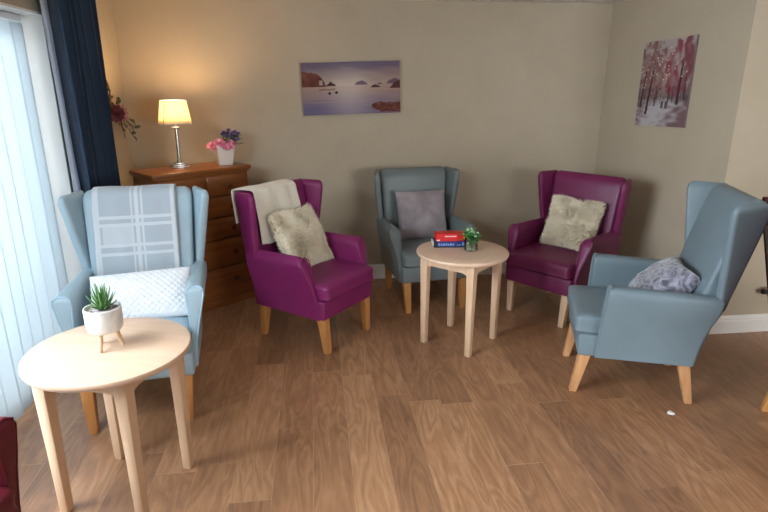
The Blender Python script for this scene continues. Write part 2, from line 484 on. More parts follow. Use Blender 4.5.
chair_blue_left = make_chair('L', 'pale blue wing armchair by the window with a checked blanket over its back', M['pale'], M['oak'], (-.925, 2.645), (.133, -.991), M['piping_pale'], 1.025)
chair_purple = make_chair('B', 'purple wing armchair with a cream throw over its back, beside the chest of drawers', M['purple'], M['oak'], (.202, 3.502), (.766, -.643))
chair_grey = make_chair('B', 'slate grey wing armchair against the back wall, behind the far round table', M['grey'], M['oak'], (.902, 3.965), (.138, -.99))
chair_plum = make_chair('B', 'dark plum wing armchair in the back right corner holding a cream fluffy cushion', M['plum'], M['beech'], (1.594, 3.72), (-.812, -.583))
chair_blue_right = make_chair('A', 'dusty blue wing armchair seen side-on at right with a silver velvet cushion', M['mid'], M['oak_pale'], (1.509, 2.915), (-.941, .338))
make_chair('C', 'maroon armchair cut off by the left edge, in front of the blind', M['maroon'], M['oak'], (-.945, 1.312), (.97, -.24), None, 1.02, .105)
make_chair('A', 'dark red armchair cut off by the right edge, behind the dusty blue armchair', M['maroon'], M['oak'], (2.783, 1.88), (.866, -.5))
bpy.context.view_layer.update()

# ------------------------------------------------------------------ round tables
def make_table(label, pos, R, legrad, ang, H=.645):
    t = thing('round_side_table', label, 'table', (pos[0], pos[1], 0), ang, 'round pale wood side tables')
    bm = bmesh.new()
    lathe(bm, [(R-.012, H-.026), (R-.004, H-.024), (R, H-.016), (R, H-.008), (R-.003, H-.002), (R-.008, H), (R*.6, H), (R*.2, H)], 72)
    obj('tabletop', bm, M['beech_flat'], t)
    c = legrad/math.sqrt(2)
    for sx, sy in ((1, 1), (1, -1), (-1, 1), (-1, -1)):
        bm = bmesh.new(); rings = []
        for z, h in ((0, .017), (.004, .0195), (.3, .0225), (.56, .0265), (H-.025, .0265)):
            rings.append(rquad([(sx*c-h, sy*c-h), (sx*c+h, sy*c-h), (sx*c+h, sy*c+h), (sx*c-h, sy*c+h)], .007, z, 2))
        loft(bm, rings); obj('leg', bm, M['beech'], t)
    for k in range(4):
        a = k*PI/2
        bm = bmesh.new()
        pts = []
        n = 14
        lo = []
        for i in range(n+1):
            x = -c+.02+(2*c-.04)*i/n
            e = abs(2*i/n-1)
            lo.append((x, H-.085-(.018*max(0, (e-.72)/.28)**2)))
        ring = lo+[(c-.02, H-.025), (-c+.02, H-.025)]
        loft(bm, [[(x, c+yy, z) for x, z in ring] for yy in (-.004, .018)])
        bmesh.ops.rotate(bm, cent=(0, 0, 0), matrix=Matrix.Rotation(a, 3, 'Z'), verts=bm.verts[:])
        obj('apron', bm, M['beech'], t, smooth=False)
    return t
TH = .645
make_table('near round wood table with the tripod plant pot on it', (-.842, 2.165), .312, .247, math.radians(27-45), .672)
make_table('round wood table in front of the grey armchair, with a jar and boxes on it', (.946, 3.432), .300, .243, math.radians(0+45))

# ------------------------------------------------------------------ chest of drawers
th = .68
ch = thing('chest_of_drawers', 'red-brown pine chest of drawers set across the back left corner', 'chest of drawers', (-1.095, 3.955, 0), th)
CW, CD, CH = .79, .38, 1.09                 # top size; local x along the front, y to the back
bm = bmesh.new(); box(bm, .025, CW-.025, .025, CD-.005, .05, CH-.028, .003, 1); obj('body', bm, M['pine'], ch)
bm = bmesh.new(); box(bm, 0, CW, 0, CD, CH-.028, CH, .009, 3); obj('top', bm, M['pine'], ch)
bm = bmesh.new(); box(bm, .018, CW-.018, .014, CD-.005, 0, .075, .006, 2); obj('plinth', bm, M['pine'], ch)
bm = bmesh.new(); box(bm, .012, CW-.012, .012, CD-.004, CH-.043, CH-.028, .005, 2); obj('moulding', bm, M['pine'], ch)
def drawer(x0, x1, z0, z1, knobs):
    bm = bmesh.new(); box(bm, x0, x1, .006, .03, z0, z1, .008, 2)
    d = obj('drawer', bm, M['pine'], ch)
    for kx in knobs:
        bm = bmesh.new()
        lathe(bm, [(.010, 0), (.009, .008), (.011, .012), (.019, .018), (.021, .024), (.018, .031), (.009, .035), (.002, .036)], 18)
        bmesh.ops.rotate(bm, cent=(0, 0, 0), matrix=Matrix.Rotation(PI/2, 3, 'X'), verts=bm.verts[:])
        bmesh.ops.translate(bm, vec=(kx, .007, (z0+z1)/2), verts=bm.verts[:])
        obj('knob', bm, M['pine_dark'], d)
z = CH-.055; x0, x1 = .05, CW-.05; xm = (x0+x1)/2
for h, n in ((.158, 2), (.158, 1), (.165, 1), (.215, 1), (.215, 1)):
    if n == 2:
        drawer(x0, xm-.008, z-h+.008, z, ((x0+xm)/2,)); drawer(xm+.008, x1, z-h+.008, z, ((x1+xm)/2,))
    else: drawer(x0, x1, z-h+.008, z, (x0+.15, x1-.15))
    z -= h+.004

# ------------------------------------------------------------------ table lamp
lx, ly, lz = -1.0, 4.38, CH
lamp = thing('table_lamp', 'lit table lamp with a cream panelled shade and chrome stem on the chest', 'lamp', (lx, ly, lz), math.radians(24))
bm = bmesh.new()
for h, z0, z1 in ((.062, 0, .012), (.050, .012, .024), (.034, .024, .036)): box(bm, -h, h, -h, h, z0, z1, .004, 2)
obj('base', bm, M['chrome'], lamp)
bm = bmesh.new(); lathe(bm, [(.022, .035), (.018, .05), (.013, .056), (.013, .285), (.018, .288), (.018, .295), (.009, .298), (.009, .36)], 20)
obj('stem', bm, M['chrome'], lamp)
bm = bmesh.new(); lathe(bm, [(.030, .284), (.034, .288), (.034, .293), (.028, .297)], 24); obj('collar', bm, M['chrome'], lamp)
bm = bmesh.new()
def sq(h, z, r=.03): return rquad([(-h, -h), (h, -h), (h, h), (-h, h)], r, z, 3)
loft(bm, [sq(.106, .318), sq(.098, .37), sq(.09, .43), sq(.083, .482)], False, False)
sh = solid(obj('lamp_shade', bm, M['shade'], lamp), .0015)
for z_, h_ in ((.318, .107), (.482, .084)):
    bm = bmesh.new(); q = sq(h_, z_); tube(bm, q, .0025, 6, True); obj('trim_band', bm, M['lining'], sh)
for sx in (-1, 1):
    for sy in (-1, 1):
        bm = bmesh.new(); tube(bm, [(sx*.100, sy*.100, .318), (sx*.0775, sy*.0775, .482)], .0022, 6)
        obj('shade_seam', bm, M['pine'], sh)
mb = bpy.data.materials.new('warm_bulb'); mb.use_nodes = True
nb = mb.node_tree.nodes; b_ = nb['Principled BSDF']; b_.inputs['Emission Color'].default_value = (1, .80, .55, 1); b_.inputs['Emission Strength'].default_value = 45
bm = bmesh.new(); lathe(bm, [(.008, .358), (.012, .37), (.022, .385), (.026, .402), (.022, .418), (.012, .428), (.002, .431)], 20); obj('bulb', bm, mb, lamp)
for p, e in (((0, 0, .455), 13),):
    ld = bpy.data.lights.new('lamp_bulb_light', 'POINT'); ld.energy = e; ld.color = (1, .66, .34); ld.shadow_soft_size = .03
    lo = bpy.data.objects.new('lamp_bulb_light', ld); COL.objects.link(lo); lo.parent = lamp; lo.location = p

# ------------------------------------------------------------------ flowers in white pot
M['ceramic'] = noise_col(mat('white_ceramic', lin(225, 218, 205), .4), lin(220, 213, 200), lin(230, 224, 212), 6)
M['soil'] = noise_col(mat('dark_soil', lin(50, 36, 28), .95), lin(38, 27, 20), lin(66, 48, 36), 60)
M['pink'] = noise_col(mat('pink_petals', lin(214, 84, 128), .6), lin(212, 96, 134), lin(240, 172, 194), 40)
M['violet'] = noise_col(mat('purple_petals', lin(96, 66, 140), .6), lin(72, 44, 110), lin(130, 100, 170), 50)
M['green'] = noise_col(mat('leaf_green', lin(62, 98, 48), .5), lin(46, 80, 36), lin(84, 122, 62), 30)
M['fresh'] = noise_col(mat('fresh_green', lin(52, 132, 56), .45), lin(34, 104, 38), lin(92, 168, 84), 30)
fp = thing('flower_pot', 'white square tapered pot of pink and purple flowers on the chest', 'plant', (-.685, 4.50, CH), .35); fp.scale = (1.12,)*3
bm = bmesh.new()
loft(bm, [sq(.043, 0, .008), sq(.045, .003, .008), sq(.062, .122, .008), sq(.064, .132, .008), sq(.058, .132, .008), sq(.055, .118, .008)], True, False)
pt = obj('pot', bm, M['ceramic'], fp)
bm = bmesh.new(); box(bm, -.054, .054, -.054, .054, .105, .12, .003, 1); obj('soil', bm, M['soil'], fp)
def blossom(bm, c, nrm, r, n=8, layers=2):
    c = Vector(c); nrm = Vector(nrm).normalized()
    a = nrm.cross(Vector((.3, .5, .8))).normalized(); b = nrm.cross(a)
    for l in range(layers):
        for k in range(n):
            t = 2*PI*(k+.5*l)/n
            d = a*math.cos(t)+b*math.sin(t)
            leaf(bm, c+nrm*.003*l, d+nrm*(.25+.5*l), nrm, r*(1-.3*l), r*.3, .15, 3)
bm = bmesh.new()
for k in range(17):
    a = PI*2*k/17; rr = .05+.042*random.random()
    blossom(bm, (rr*1.15*math.cos(a)-.004, rr*math.sin(a), .137+.022*random.random()-.022*(rr > .065)), (math.cos(a)*.7, math.sin(a)*.7-.3, 1), .036)
obj('pink_flowers', bm, M['pink'], fp)
bm = bmesh.new(); bs = bmesh.new(); bl_ = bmesh.new()
for k in range(16):
    p = Vector((.045+random.uniform(-.055, .065), random.uniform(-.05, .03), random.uniform(.185, .235)))
    p.z -= max(0, p.x-.06)*.7
    blossom(bm, p, (random.uniform(-.4, .6), random.uniform(-1, -.2), .7), .019, 6, 2)
    tube(bs, [(.02+p.x*.2, p.y*.2, .11), (p.x*.7, p.y*.7, .16), p], .0016, 5)
for k in range(46):
    p = (.045+random.uniform(-.045, .06), random.uniform(-.045, .035), random.uniform(.13, .20))
    leaf(bl_, p, (random.uniform(-.4, 1), random.uniform(-1, .6), random.uniform(-.1, .8)), (0, 0, 1), .045, .009, .3, 4)
obj('purple_flowers', bm, M['violet'], fp); obj('stems', bs, M['green'], fp); obj('leaves', bl_, M['green'], fp)

# ------------------------------------------------------------------ wreath on the left wall
M['twig'] = noise_col(mat('brown_twig', lin(92, 62, 40), .8), lin(70, 46, 30), lin(120, 84, 56), 40)
M['wine'] = noise_col(mat('wine_petals', lin(72, 22, 38), .7), lin(52, 12, 26), lin(110, 44, 64), 30)
M['blush'] = noise_col(mat('blush_petals', lin(176, 120, 124), .7), lin(120, 66, 76), lin(176, 124, 126), 30)
M['olive'] = noise_col(mat('dark_olive_leaf', lin(58, 56, 34), .6), lin(44, 42, 26), lin(80, 78, 48), 30)
wr = thing('hoop_wreath', 'thin twig hoop wreath with a wine-red flower on the left wall beside the curtain', 'wreath', (XL+.02, 4.24, 1.61)); wr.scale = (1.1, 1.1, 1.1)
bm = bmesh.new()
for q in range(2):
    tube(bm, [(.004*math.sin(5*t+q), (.145+.004*math.sin(3*t+q*2))*math.cos(t), (.155+.005*math.cos(2*t+q))*math.sin(t)) for t in [2*PI*i/56 for i in range(56)]], .0048, 6, True)
tube(bm, [(.004, .02, .15), (.01, .008, .185), (.012, -.01, .225), (.014, -.02, .25)], .0045, 6)
tube(bm, [(.004, .005, .15), (.012, .035, .178), (.016, .05, .185)], .0022, 6)
obj('hoop', bm, M['twig'], wr)
bm = bmesh.new()
for l, (n, r, up) in enumerate(((11, .062, .25), (9, .05, .6), (7, .036, 1.1), (5, .024, 2.2))):
    for k in range(n):
        t = 2*PI*(k+.5*l)/n
        leaf(bm, (.045+.004*l, .125, -.115), (up, math.cos(t), math.sin(t)), (1, 0, 0), r, r*.42, .1, 4)
FR = Matrix.Rotation(R_(-50), 3, 'Z'); bmesh.ops.rotate(bm, cent=(.02, .125, -.115), matrix=FR, verts=bm.verts[:])
obj('flower_head', bm, M['wine'], wr)
bm = bmesh.new()
for k in range(12):
    t = 2*PI*k/12
    leaf(bm, (.018, .125, -.115), (.15, math.cos(t), math.sin(t)), (1, 0, 0), .064, .022, .1, 4)
bmesh.ops.rotate(bm, cent=(.02, .125, -.115), matrix=FR, verts=bm.verts[:]); bmesh.ops.translate(bm, vec=(.03, 0, 0), verts=bm.verts[:])
obj('outer_petals', bm, M['blush'], wr)
bm = bmesh.new(); bt = bmesh.new()
for ex, ey, ez in ((.10, .25, -.215), (.10, .20, -.27), (.04, .15, -.02), (.03, .02, -.05), (.02, .0, .04), (.09, .28, -.175), (.05, .17, -.24)):
    a = Vector((.02, .13, -.11)); e = Vector((ex, ey, ez))
    tube(bt, [a, a.lerp(e, .5)+Vector((.01, 0, .008)), e], .002, 5)
    for q in range(6):
        p = a.lerp(e, .35+.65*q/5)
        leaf(bm, p, (random.uniform(-.1, .6), random.uniform(-.2, 1), random.uniform(-1, .4)), (1, 0, .2), .044, .011, .15, 4)
obj('leaves', bm, M['olive'], wr); obj('sprigs', bt, M['twig'], wr)

# ------------------------------------------------------------------ pictures
def canvas(name, label, corners, fn, nu, nv, depth=.03, sunk=.002):
    """printed canvas: corners bl, br, tl on the wall, front face towards the room"""
    a, b, c = (Vector(p) for p in corners)
    ex = b-a; ez = c-a; n = ex.cross(ez).normalized()
    t = thing(name, label, 'picture', a)
    bm = bmesh.new()
    lay = bm.verts.layers.float_color.new('Col')
    g = [[bm.verts.new(ex*(i/nu)+ez*(j/nv)+n*depth) for j in range(nv+1)] for i in range(nu+1)]
    for i in range(nu+1):
        for j in range(nv+1): g[i][j][lay] = fn(i/nu, j/nv)
    for i in range(nu):
        for j in range(nv): bm.faces.new((g[i][j], g[i+1][j], g[i+1][j+1], g[i][j+1]))
    obj('print', bm, attr_mat(name+'_print'), t)
    bm = bmesh.new()
    m = Matrix((ex.normalized(), ez.normalized(), n)).transposed().to_4x4()
    box(bm, 0, ex.length, 0, ez.length, -sunk, depth-.0008, .001, 1, m)
    obj('canvas_edge', bm, M['canvas_edge'], t, smooth=False)
    return t
M['canvas_edge'] = noise_col(mat('canvas_edge', lin(120, 104, 100), .8), lin(104, 90, 88), lin(132, 116, 112), 12)
from mathutils import noise as mn
def nz(x, y, s=1, o=0): return mn.noise(Vector((x*s+o, y*s, o*.7)))
def mixc(a, b, t): t = max(0, min(1, t)); return tuple(p+(q-p)*t for p, q in zip(a, b))
def sea(u, v):
    """dusk bay: lilac sky, pale horizon glow, dark headland left, islands, boats, rusty shore right"""
    u2 = u*2
    glow = math.exp(-((u-.47)/.2)**2)
    if v > .55:
        t = (v-.55)/.45
        c = mixc(lin(184, 164, 148), lin(104, 92, 112), t*1.25+.2*nz(u2, v*4, 3))
        c = mixc(c, lin(150, 108, 92), .75*max(0, u-.55)*(1-t)*2); c = mixc(c, lin(120, 96, 92), .7*max(0, .4-u)*2*(1-t))
        c = mixc(c, lin(210, 198, 188), .55*glow*(1-t))
    else:
        t = (.55-v)/.55
        c = mixc(lin(168, 140, 124), lin(104, 96, 124), t*1.3+.2*nz(u2*.6, v*9, 3))
        c = mixc(c, lin(138, 106, 100), .8*max(0, u-.5)*t)
        c = mixc(c, lin(214, 202, 196), .5*glow*(1-t*.5))
    cliff = .555+.27*max(0, 1-(u/.235)**3)**.6+.02*nz(u, 0, 22) if u < .245 else 0
    if u < .25 and .535 < v < cliff and not (abs(u-.19) < .016 and .57 < v < .66): c = mixc(lin(84, 44, 40), lin(118, 70, 58), .4+.7*nz(u2, v, 7)+1.2*(v-.62))
    if abs(u-.29) < .055 and .55 < v < .56+.075*(1-abs(u-.29)/.055)+.015*nz(u, 0, 40): c = lin(72, 44, 48)
    def isl(x, w, h, base, col):
        return abs(u-x) < w and base < v < base+h*(1-((u-x)/w)**2)*(1+.25*nz(u, 0, 40)) and col
    for q in (isl(.60, .07, .075, .565, lin(112, 92, 108)), isl(.745, .055, .06, .5, lin(70, 44, 44)), isl(.79, .03, .03, .565, lin(110, 90, 100)), isl(.94, .085, .1, .57, lin(104, 84, 100)), isl(1.0, .11, .15, .48, lin(80, 46, 44))):
        if q: c = q
    for x, y in ((.275, .41), (.345, .425)):
        if abs(u-x) < .018 and abs(v-y) < .03*(1-abs(u-x)/.022): c = lin(50, 32, 36)
    if .17 < u < .33 and abs(v-.485+.02*nz(u, 0, 20)) < .015: c = mixc(c, lin(118, 74, 56), .7)
    edge = .21+.025*nz(u, 0, 30) if u > .8 else .24-.6*(.8-u)
    if u > .70 and v < edge and v > .03+.9*max(0, .8-u): c = mixc(lin(84, 42, 36), lin(122, 70, 56), .4+1.0*nz(u2, v*2, 12))
    return (c[0], c[1], c[2], 1)
canvas('landscape_canvas', 'wide canvas of a dusk bay with dark headland hanging on the back wall', ((-.066, YB-.001, 1.440), (.732, YB-.001, 1.462), (-.077, YB-.001, 1.848)), sea, 170, 90)
random.seed(3)
DOTS = [(random.gauss(.40, .24), random.gauss(.68, .13), random.uniform(.006, .013)) for _ in range(60)]
def grove(u, v):
    """snowy avenue: pink and rust crowns, thin dark trunks, pale path, falling blossom"""
    c = mixc(lin(140, 122, 122), lin(168, 156, 152), v+.3*nz(u, v, 4))
    g = max(0, min(1, (.37+.03*nz(u, v, 9)-v)/.05))
    c = mixc(c, mixc(lin(178, 172, 174), lin(116, 92, 96), -.25+.8*nz(u, v*3, 7)+2.4*abs(u-.56+.30*(.36-v)*3*(1-v))), g)
    if .27 < v < .50: c = mixc(c, lin(84, 64, 70), min(1, (v-.27)/.06, (.50-v)/.06)*(.7+.8*nz(u*4, v, 8)))
    for x, y, rx, ry, col in ((.16, .70, .30, .34, lin(120, 84, 82)), (.48, .58, .22, .24, lin(150, 122, 116)), (.30, .62, .2, .3, lin(128, 92, 90)), (.78, .66, .27, .32, lin(134, 66, 78)), (.95, .72, .14, .4, lin(118, 70, 76))):
        d = ((u-x)/rx)**2+((v-y)/ry)**2
        if d < 1+.9*nz(u, v, 9, x)+.6*nz(u, v, 23, x): c = mixc(c, col, .65+.9*nz(u, v, 14, x))
    for x0, x1, y0, y1, w in ((.20, .27, .14, .70, .022), (.07, .12, .22, .66, .016), (.80, .82, .25, .72, .024), (.36, .38, .24, .5, .010), (.62, .63, .25, .48, .010), (.92, .91, .3, .6, .010), (.47, .475, .26, .44, .007), (.70, .705, .27, .46, .008)):
        if y0 < v < y1:
            t = (v-y0)/(y1-y0); xx = x0+(x1-x0)*t+.008*nz(0, v, 14, x0)
            if abs(u-xx) < w*(1.15-.6*t): c = lin(64, 46, 50)
    for x in (.52, .60):
        if abs(u-x) < .022 and .215 < v < .30: c = lin(88, 76, 84)
    if any((u-x)**2+((v-y)*1.3)**2 < r*r for x, y, r in DOTS): c = mixc(c, lin(226, 206, 190), .85)
    return (c[0], c[1], c[2], 1)
def on_right(y, z, off=.001):
    t = (RC[1]-y)/(RC[1]-RO[1])
    return (RC[0]+(RO[0]-RC[0])*t-off, y, z)
canvas('grove_canvas', 'tall canvas of pink trees along a snowy path on the right wall', (on_right(4.29, 1.375), on_right(3.745, 1.392), on_right(4.29, 1.988)), grove, 100, 120, .015, -.001)

# ------------------------------------------------------------------ cushions and throws
def pillow(w, h, t, n=36, puff=None, pinch=.05, power=.42):
    """two-sided stuffed cushion in the local xz plane, base at z=0, thickness along y"""
    bm = bmesh.new(); L = bm.loops.layers.uv.new('UVMap')
    def P(i, j, s):
        u = 2*i/n-1; v = 2*j/n-1
        e = max(0, (1-u*u)*(1-v*v))
        th_ = t/2*e**power
        x = u*w/2*(1-pinch*(1-v*v)**1.0*abs(u)**3); z_ = h/2+v*h/2*(1-pinch*(1-u*u)*abs(v)**3)
        if puff and e > 0: th_ += puff(u, v)*min(1, e*6)
        return (x, s*th_, z_)
    fr = {}; bk = {}
    for i in range(n+1):
        for j in range(n+1):
            fr[i, j] = bm.verts.new(P(i, j, 1))
            bk[i, j] = fr[i, j] if i in (0, n) or j in (0, n) else bm.verts.new(P(i, j, -1))
    for g, fl in ((fr, 0), (bk, 1)):
        for i in range(n):
            for j in range(n):
                q = [(i, j), (i+1, j), (i+1, j+1), (i, j+1)]
                if fl: q = q[::-1]
                f = bm.faces.new([g[k] for k in q])
                for lp, k in zip(f.loops, q): lp[L].uv = (k[0]/n, k[1]/n)
    return bm

def place(o, chair, x, y, z, tilt=0, roll=0, yaw=0):
    """stand an object in a chair's frame: tilt leans its top backwards, roll turns it in its own plane"""
    m = chair.matrix_world @ Matrix.Translation((x, y, z)) @ Matrix.Rotation(yaw, 4, 'Z') @ Matrix.Rotation(tilt, 4, 'X') @ Matrix.Rotation(roll, 4, 'Y')
    o.matrix_world = m
    return o

M['fur'] = noise_col(mat('cream_fur', lin(222, 208, 178), .9, sheen=.3, spec=.1), lin(238, 225, 200), lin(250, 242, 222), 10)
def fluffy(label, chair, args, size=.40):
    t = thing('fluffy_cushion', label, 'cushion', group='cream fluffy cushions')
    bm = pillow(size, size, .13, 30, pinch=.08)
    bm.verts.ensure_lookup_table(); bm.normal_update()
    bmesh.ops.recalc_face_normals(bm, faces=bm.faces[:]); bm.normal_update()
    faces = bm.faces[:]
    fb = bmesh.new()
    for k in range(15000):
        f = random.choice(faces)
        vs = [v.co for v in f.verts]
        r1, r2 = random.random(), random.random()
        p = (vs[0]*(1-r1)+vs[1]*r1)*(1-r2)+(vs[3]*(1-r1)+vs[2]*r1)*r2
        cx = Vector((p.x, 0, p.z-size/2)).normalized()
        swirl = Vector((nz(p.x, p.z, 9, 1), 0, nz(p.x, p.z, 9, 5)))
        d = (f.normal*.5+swirl*1.2+cx*.35+Vector((random.uniform(-.4, .4), random.uniform(-.2, .2), random.uniform(-.55, .2)))).normalized()
        ln = random.uniform(.018, .040)
        s = d.cross(f.normal)
        if s.length < .01: continue
        s = s.normalized()*.0017
        a, b, c = fb.verts.new(p-s), fb.verts.new(p+s), fb.verts.new(p+d*ln*.6+f.normal*.004+s*.4)
        e = fb.verts.new(p+d*ln)
        fb.faces.new((a, b, c)); fb.faces.new((a, c, e))
    obj('cover', bm, M['fur'], t)
    me = bpy.data.meshes.new('fur_pile'); fb.to_mesh(me); fb.free(); me.materials.append(M['fur'])
    o = bpy.data.objects.new('fur_pile', me); COL.objects.link(o); o.parent = t; o['kind'] = 'stuff'
    place(t, chair, *args)
    return t
fluffy('cream fluffy cushion on the purple armchair that has a throw', chair_purple, (-.02, -.31, .487, R_(29), R_(-1), R_(4)), .42)
fluffy('cream fluffy cushion on the dark plum armchair in the back right corner', chair_plum, (-.012, -.34, .490, R_(24), R_(-2), R_(6)), .385)

def velvet(name, c0, c1, rough, scale, dist):
    m = mat(name, c0, rough, sheen=.6, spec=.4)
    noise_col(m, c0, c1, scale, (1, 1, 1), 6, .36, .66, .5, 26, dist)
    return m
M['velvet'] = velvet('grey_velvet', lin(128, 118, 122), lin(160, 150, 154), .5, 7, .3)
M['silver'] = velvet('silver_crushed_velvet', lin(78, 76, 88), lin(172, 172, 186), .3, 13, 3.0)
def crush(u, v): return .004*math.sin(9*u+3*nz(u, v, 3, 2)*4)*math.cos(5*v+2)+.006*nz(u, v, 4, 1)
o = tag(obj('velvet_cushion', pillow(.42, .40, .13, 36, lambda u, v: .004*nz(u, v, 3, 4)), M['velvet']), 'square grey velvet cushion standing on the slate grey armchair', 'cushion')
place(o, chair_grey, -.012, -.35, .484, R_(19), R_(0), R_(0))
o = tag(obj('crushed_velvet_cushion', pillow(.39, .34, .20, 44, crush, .10, .30), M['silver']), 'shiny silver crushed velvet cushion on the dusty blue armchair at right', 'cushion')
place(o, chair_blue_right, .0, -.315, .490, R_(50), R_(4), R_(-4))

M['quilt'] = noise_col(mat('white_quilted_cotton', lin(226, 228, 232), .8, sheen=.2), lin(220, 223, 228), lin(232, 234, 238), 30)
def diamonds(u, v):
    a = (u*7.5+v*4.2); b = (u*7.5-v*4.2)
    return .006*(abs(math.sin(a*PI)*math.sin(b*PI)))**.5
o = tag(obj('quilted_cushion', pillow(.50, .28, .12, 150, diamonds, .04), M['quilt']), 'white oblong cushion with a diamond quilted weave on the pale blue armchair', 'cushion')
place(o, chair_blue_left, -.03, -.19, .484, R_(42), R_(2), 0)

def drape(D, z_front, z_back):
    """strip laid over a chair back: runs from behind, over the top, down the front"""
    path = []
    o_ = .014
    zb = D['top']-.006
    for i in range(12): z_ = z_back+(zb-z_back)*i/11; path.append((rear_y(z_, D)-o_, z_))
    yb, yf = rear_y(zb, D)-o_, front_y(zb, D)+o_+.004
    for i in range(1, 9):
        a = PI*i/9; path.append(((yb+yf)/2+(yb-yf)/2*math.cos(a), zb+.020*math.sin(a)+.004))
    for i in range(20):
        z_ = zb-(zb-z_front)*i/19
        path.append((front_y(z_, D)+o_+.008+.010*math.sin(PI*min(1, max(0, (z_-.45)/.7))), z_))
    return path
def throw(path, xr, wave=.006):
    m_ = len(path)-1
    def f(u, v):
        s = v*m_; i = min(int(s), m_-1); t = s-i
        y_ = path[i][0]*(1-t)+path[i+1][0]*t; z_ = path[i][1]*(1-t)+path[i+1][1]*t
        x0, x1 = xr(v)
        x = x0+(x1-x0)*u
        k = 1 if v > .45 else -1
        y_ += k*wave*(.5+.5*math.sin(u*17+v*4))+k*.003*nz(u, v, 8)
        z_ += .004*(.5+.5*math.sin(u*9))*(1 if .25 < v < .5 else 0)
        if v < .02 or v > .98: z_ += .006*math.sin(u*14)
        return (x, y_, z_)
    return sheet(40, 90, f)
M['cream_knit'] = noise_col(mat('cream_throw', lin(226, 220, 204), .9, sheen=.4, spec=.1), lin(220, 212, 196), lin(232, 226, 212), 120, bump=.3, bscale=400)
pth = drape(DES['B'], .66, .80)
def xr_throw(v):
    if v < .40: return (-.15, .322)
    t = min(1, (v-.40)/.10); return (-.15-.09*(v-.4), .322+(.245-.322)*t)
o = tag(obj('cream_throw', throw(pth, xr_throw), M['cream_knit']), 'cream throw draped over the back of the purple armchair', 'throw'); solid(o, .008, 0)
place(o, chair_purple, 0, 0, 0)

def plaid_mat():
    m = mat('grey_check_wool', lin(170, 182, 190), .9, sheen=.3, spec=.1)
    b = m.node_tree.nodes['Principled BSDF']
    uv = N(m, 'ShaderNodeUVMap', uv_map='UVMap'); sp = N(m, 'ShaderNodeSeparateXYZ'); LK(m, uv.outputs[0], sp.inputs[0])
    def band(src, a, c):
        n = N(m, 'ShaderNodeMath', operation='COMPARE'); LK(m, src, n.inputs[0]); n.inputs[1].default_value = (a+c)/2; n.inputs[2].default_value = (c-a)/2
        return n.outputs[0]
    def add(l):
        o_ = l[0]
        for q in l[1:]:
            n = N(m, 'ShaderNodeMath', operation='MAXIMUM'); LK(m, o_, n.inputs[0]); LK(m, q, n.inputs[1]); o_ = n.outputs[0]
        return o_
    X, Y = sp.outputs['X'], sp.outputs['Y']
    pale = add([band(X, 0, .06), band(X, .40, .425), band(X, .455, .50), band(X, .53, .55), band(X, .93, 1),
                band(Y, .615, .63), band(Y, .65, .665), band(Y, .745, .76), band(Y, .785, .80), band(Y, .30, .315), band(Y, .34, .355)])
    blk = N(m, 'ShaderNodeMath', operation='MULTIPLY'); LK(m, band(X, .53, .90), blk.inputs[0]); LK(m, band(Y, .665, .745), blk.inputs[1])
    blk2 = N(m, 'ShaderNodeMath', operation='MULTIPLY'); LK(m, band(X, .06, .45), blk2.inputs[0]); LK(m, band(Y, .5, .62), blk2.inputs[1])
    def mix(fac, c_in, col, amt):
        k_ = N(m, 'ShaderNodeMath', operation='MULTIPLY'); LK(m, fac, k_.inputs[0]); k_.inputs[1].default_value = amt
        mx = N(m, 'ShaderNodeMix', data_type='RGBA'); LK(m, k_.outputs[0], mx.inputs[0]); mx.inputs[7].default_value = col
        if isinstance(c_in, tuple): mx.inputs[6].default_value = c_in
        else: LK(m, c_in, mx.inputs[6])
        return mx.outputs[2]
    c = mix(pale, lin(178, 188, 197), lin(220, 225, 228), .7)
    c = mix(blk.outputs[0], c, lin(206, 213, 218), .75)
    nzt = N(m, 'ShaderNodeTexNoise'); nzt.inputs['Scale'].default_value = 220
    c2 = N(m, 'ShaderNodeMix', data_type='RGBA', blend_type='MULTIPLY'); c2.inputs[0].default_value = .25
    LK(m, c, c2.inputs[6]); LK(m, nzt.outputs[1], c2.inputs[7]); LK(m, c2.outputs[2], b.inputs['Base Color'])
    bp = N(m, 'ShaderNodeBump'); bp.inputs['Strength'].default_value = .3; bp.inputs['Distance'].default_value = .002
    LK(m, nzt.outputs[0], bp.inputs['Height']); LK(m, bp.outputs[0], b.inputs['Normal'])
    return m
pth = drape(DES['L'], .50, .60)
o = tag(obj('checked_blanket', throw(pth, lambda v: (-.20, .232), .004), plaid_mat()), 'pale grey checked wool blanket draped over the pale blue armchair', 'blanket'); solid(o, .008, 0)
place(o, chair_blue_left, 0, 0, 0)

# ------------------------------------------------------------------ tripod plant pot
M['concrete'] = noise_col(mat('white_marbled_pot', lin(222, 220, 216), .6), lin(206, 204, 202), lin(230, 228, 224), 9, dist=1.5, lo=.35, hi=.6)
M['gravel'] = noise_col(mat('grey_gravel', lin(150, 140, 136), .8), lin(96, 84, 82), lin(205, 198, 194), 70)
M['succulent'] = noise_col(mat('succulent_green', lin(66, 112, 58), .45), lin(44, 88, 40), lin(104, 146, 84), 25)
pp = thing('tripod_plant_pot', 'small spiky succulent in a white pot on three wooden legs, on the near table', 'plant', (-.848, 2.172, .672), .0); pp.scale = (.93, .93, 1.0)
bm = bmesh.new()
lathe(bm, [(.045, .072), (.060, .074), (.070, .084), (.0735, .10), (.0745, .165), (.0735, .172), (.069, .173), (.067, .168), (.066, .155)], 44, cap1=False)
obj('pot', bm, M['concrete'], pp)
bm = bmesh.new(); lathe(bm, [(.066, .150), (.0665, .158), (.04, .160), (.01, .160)], 30)
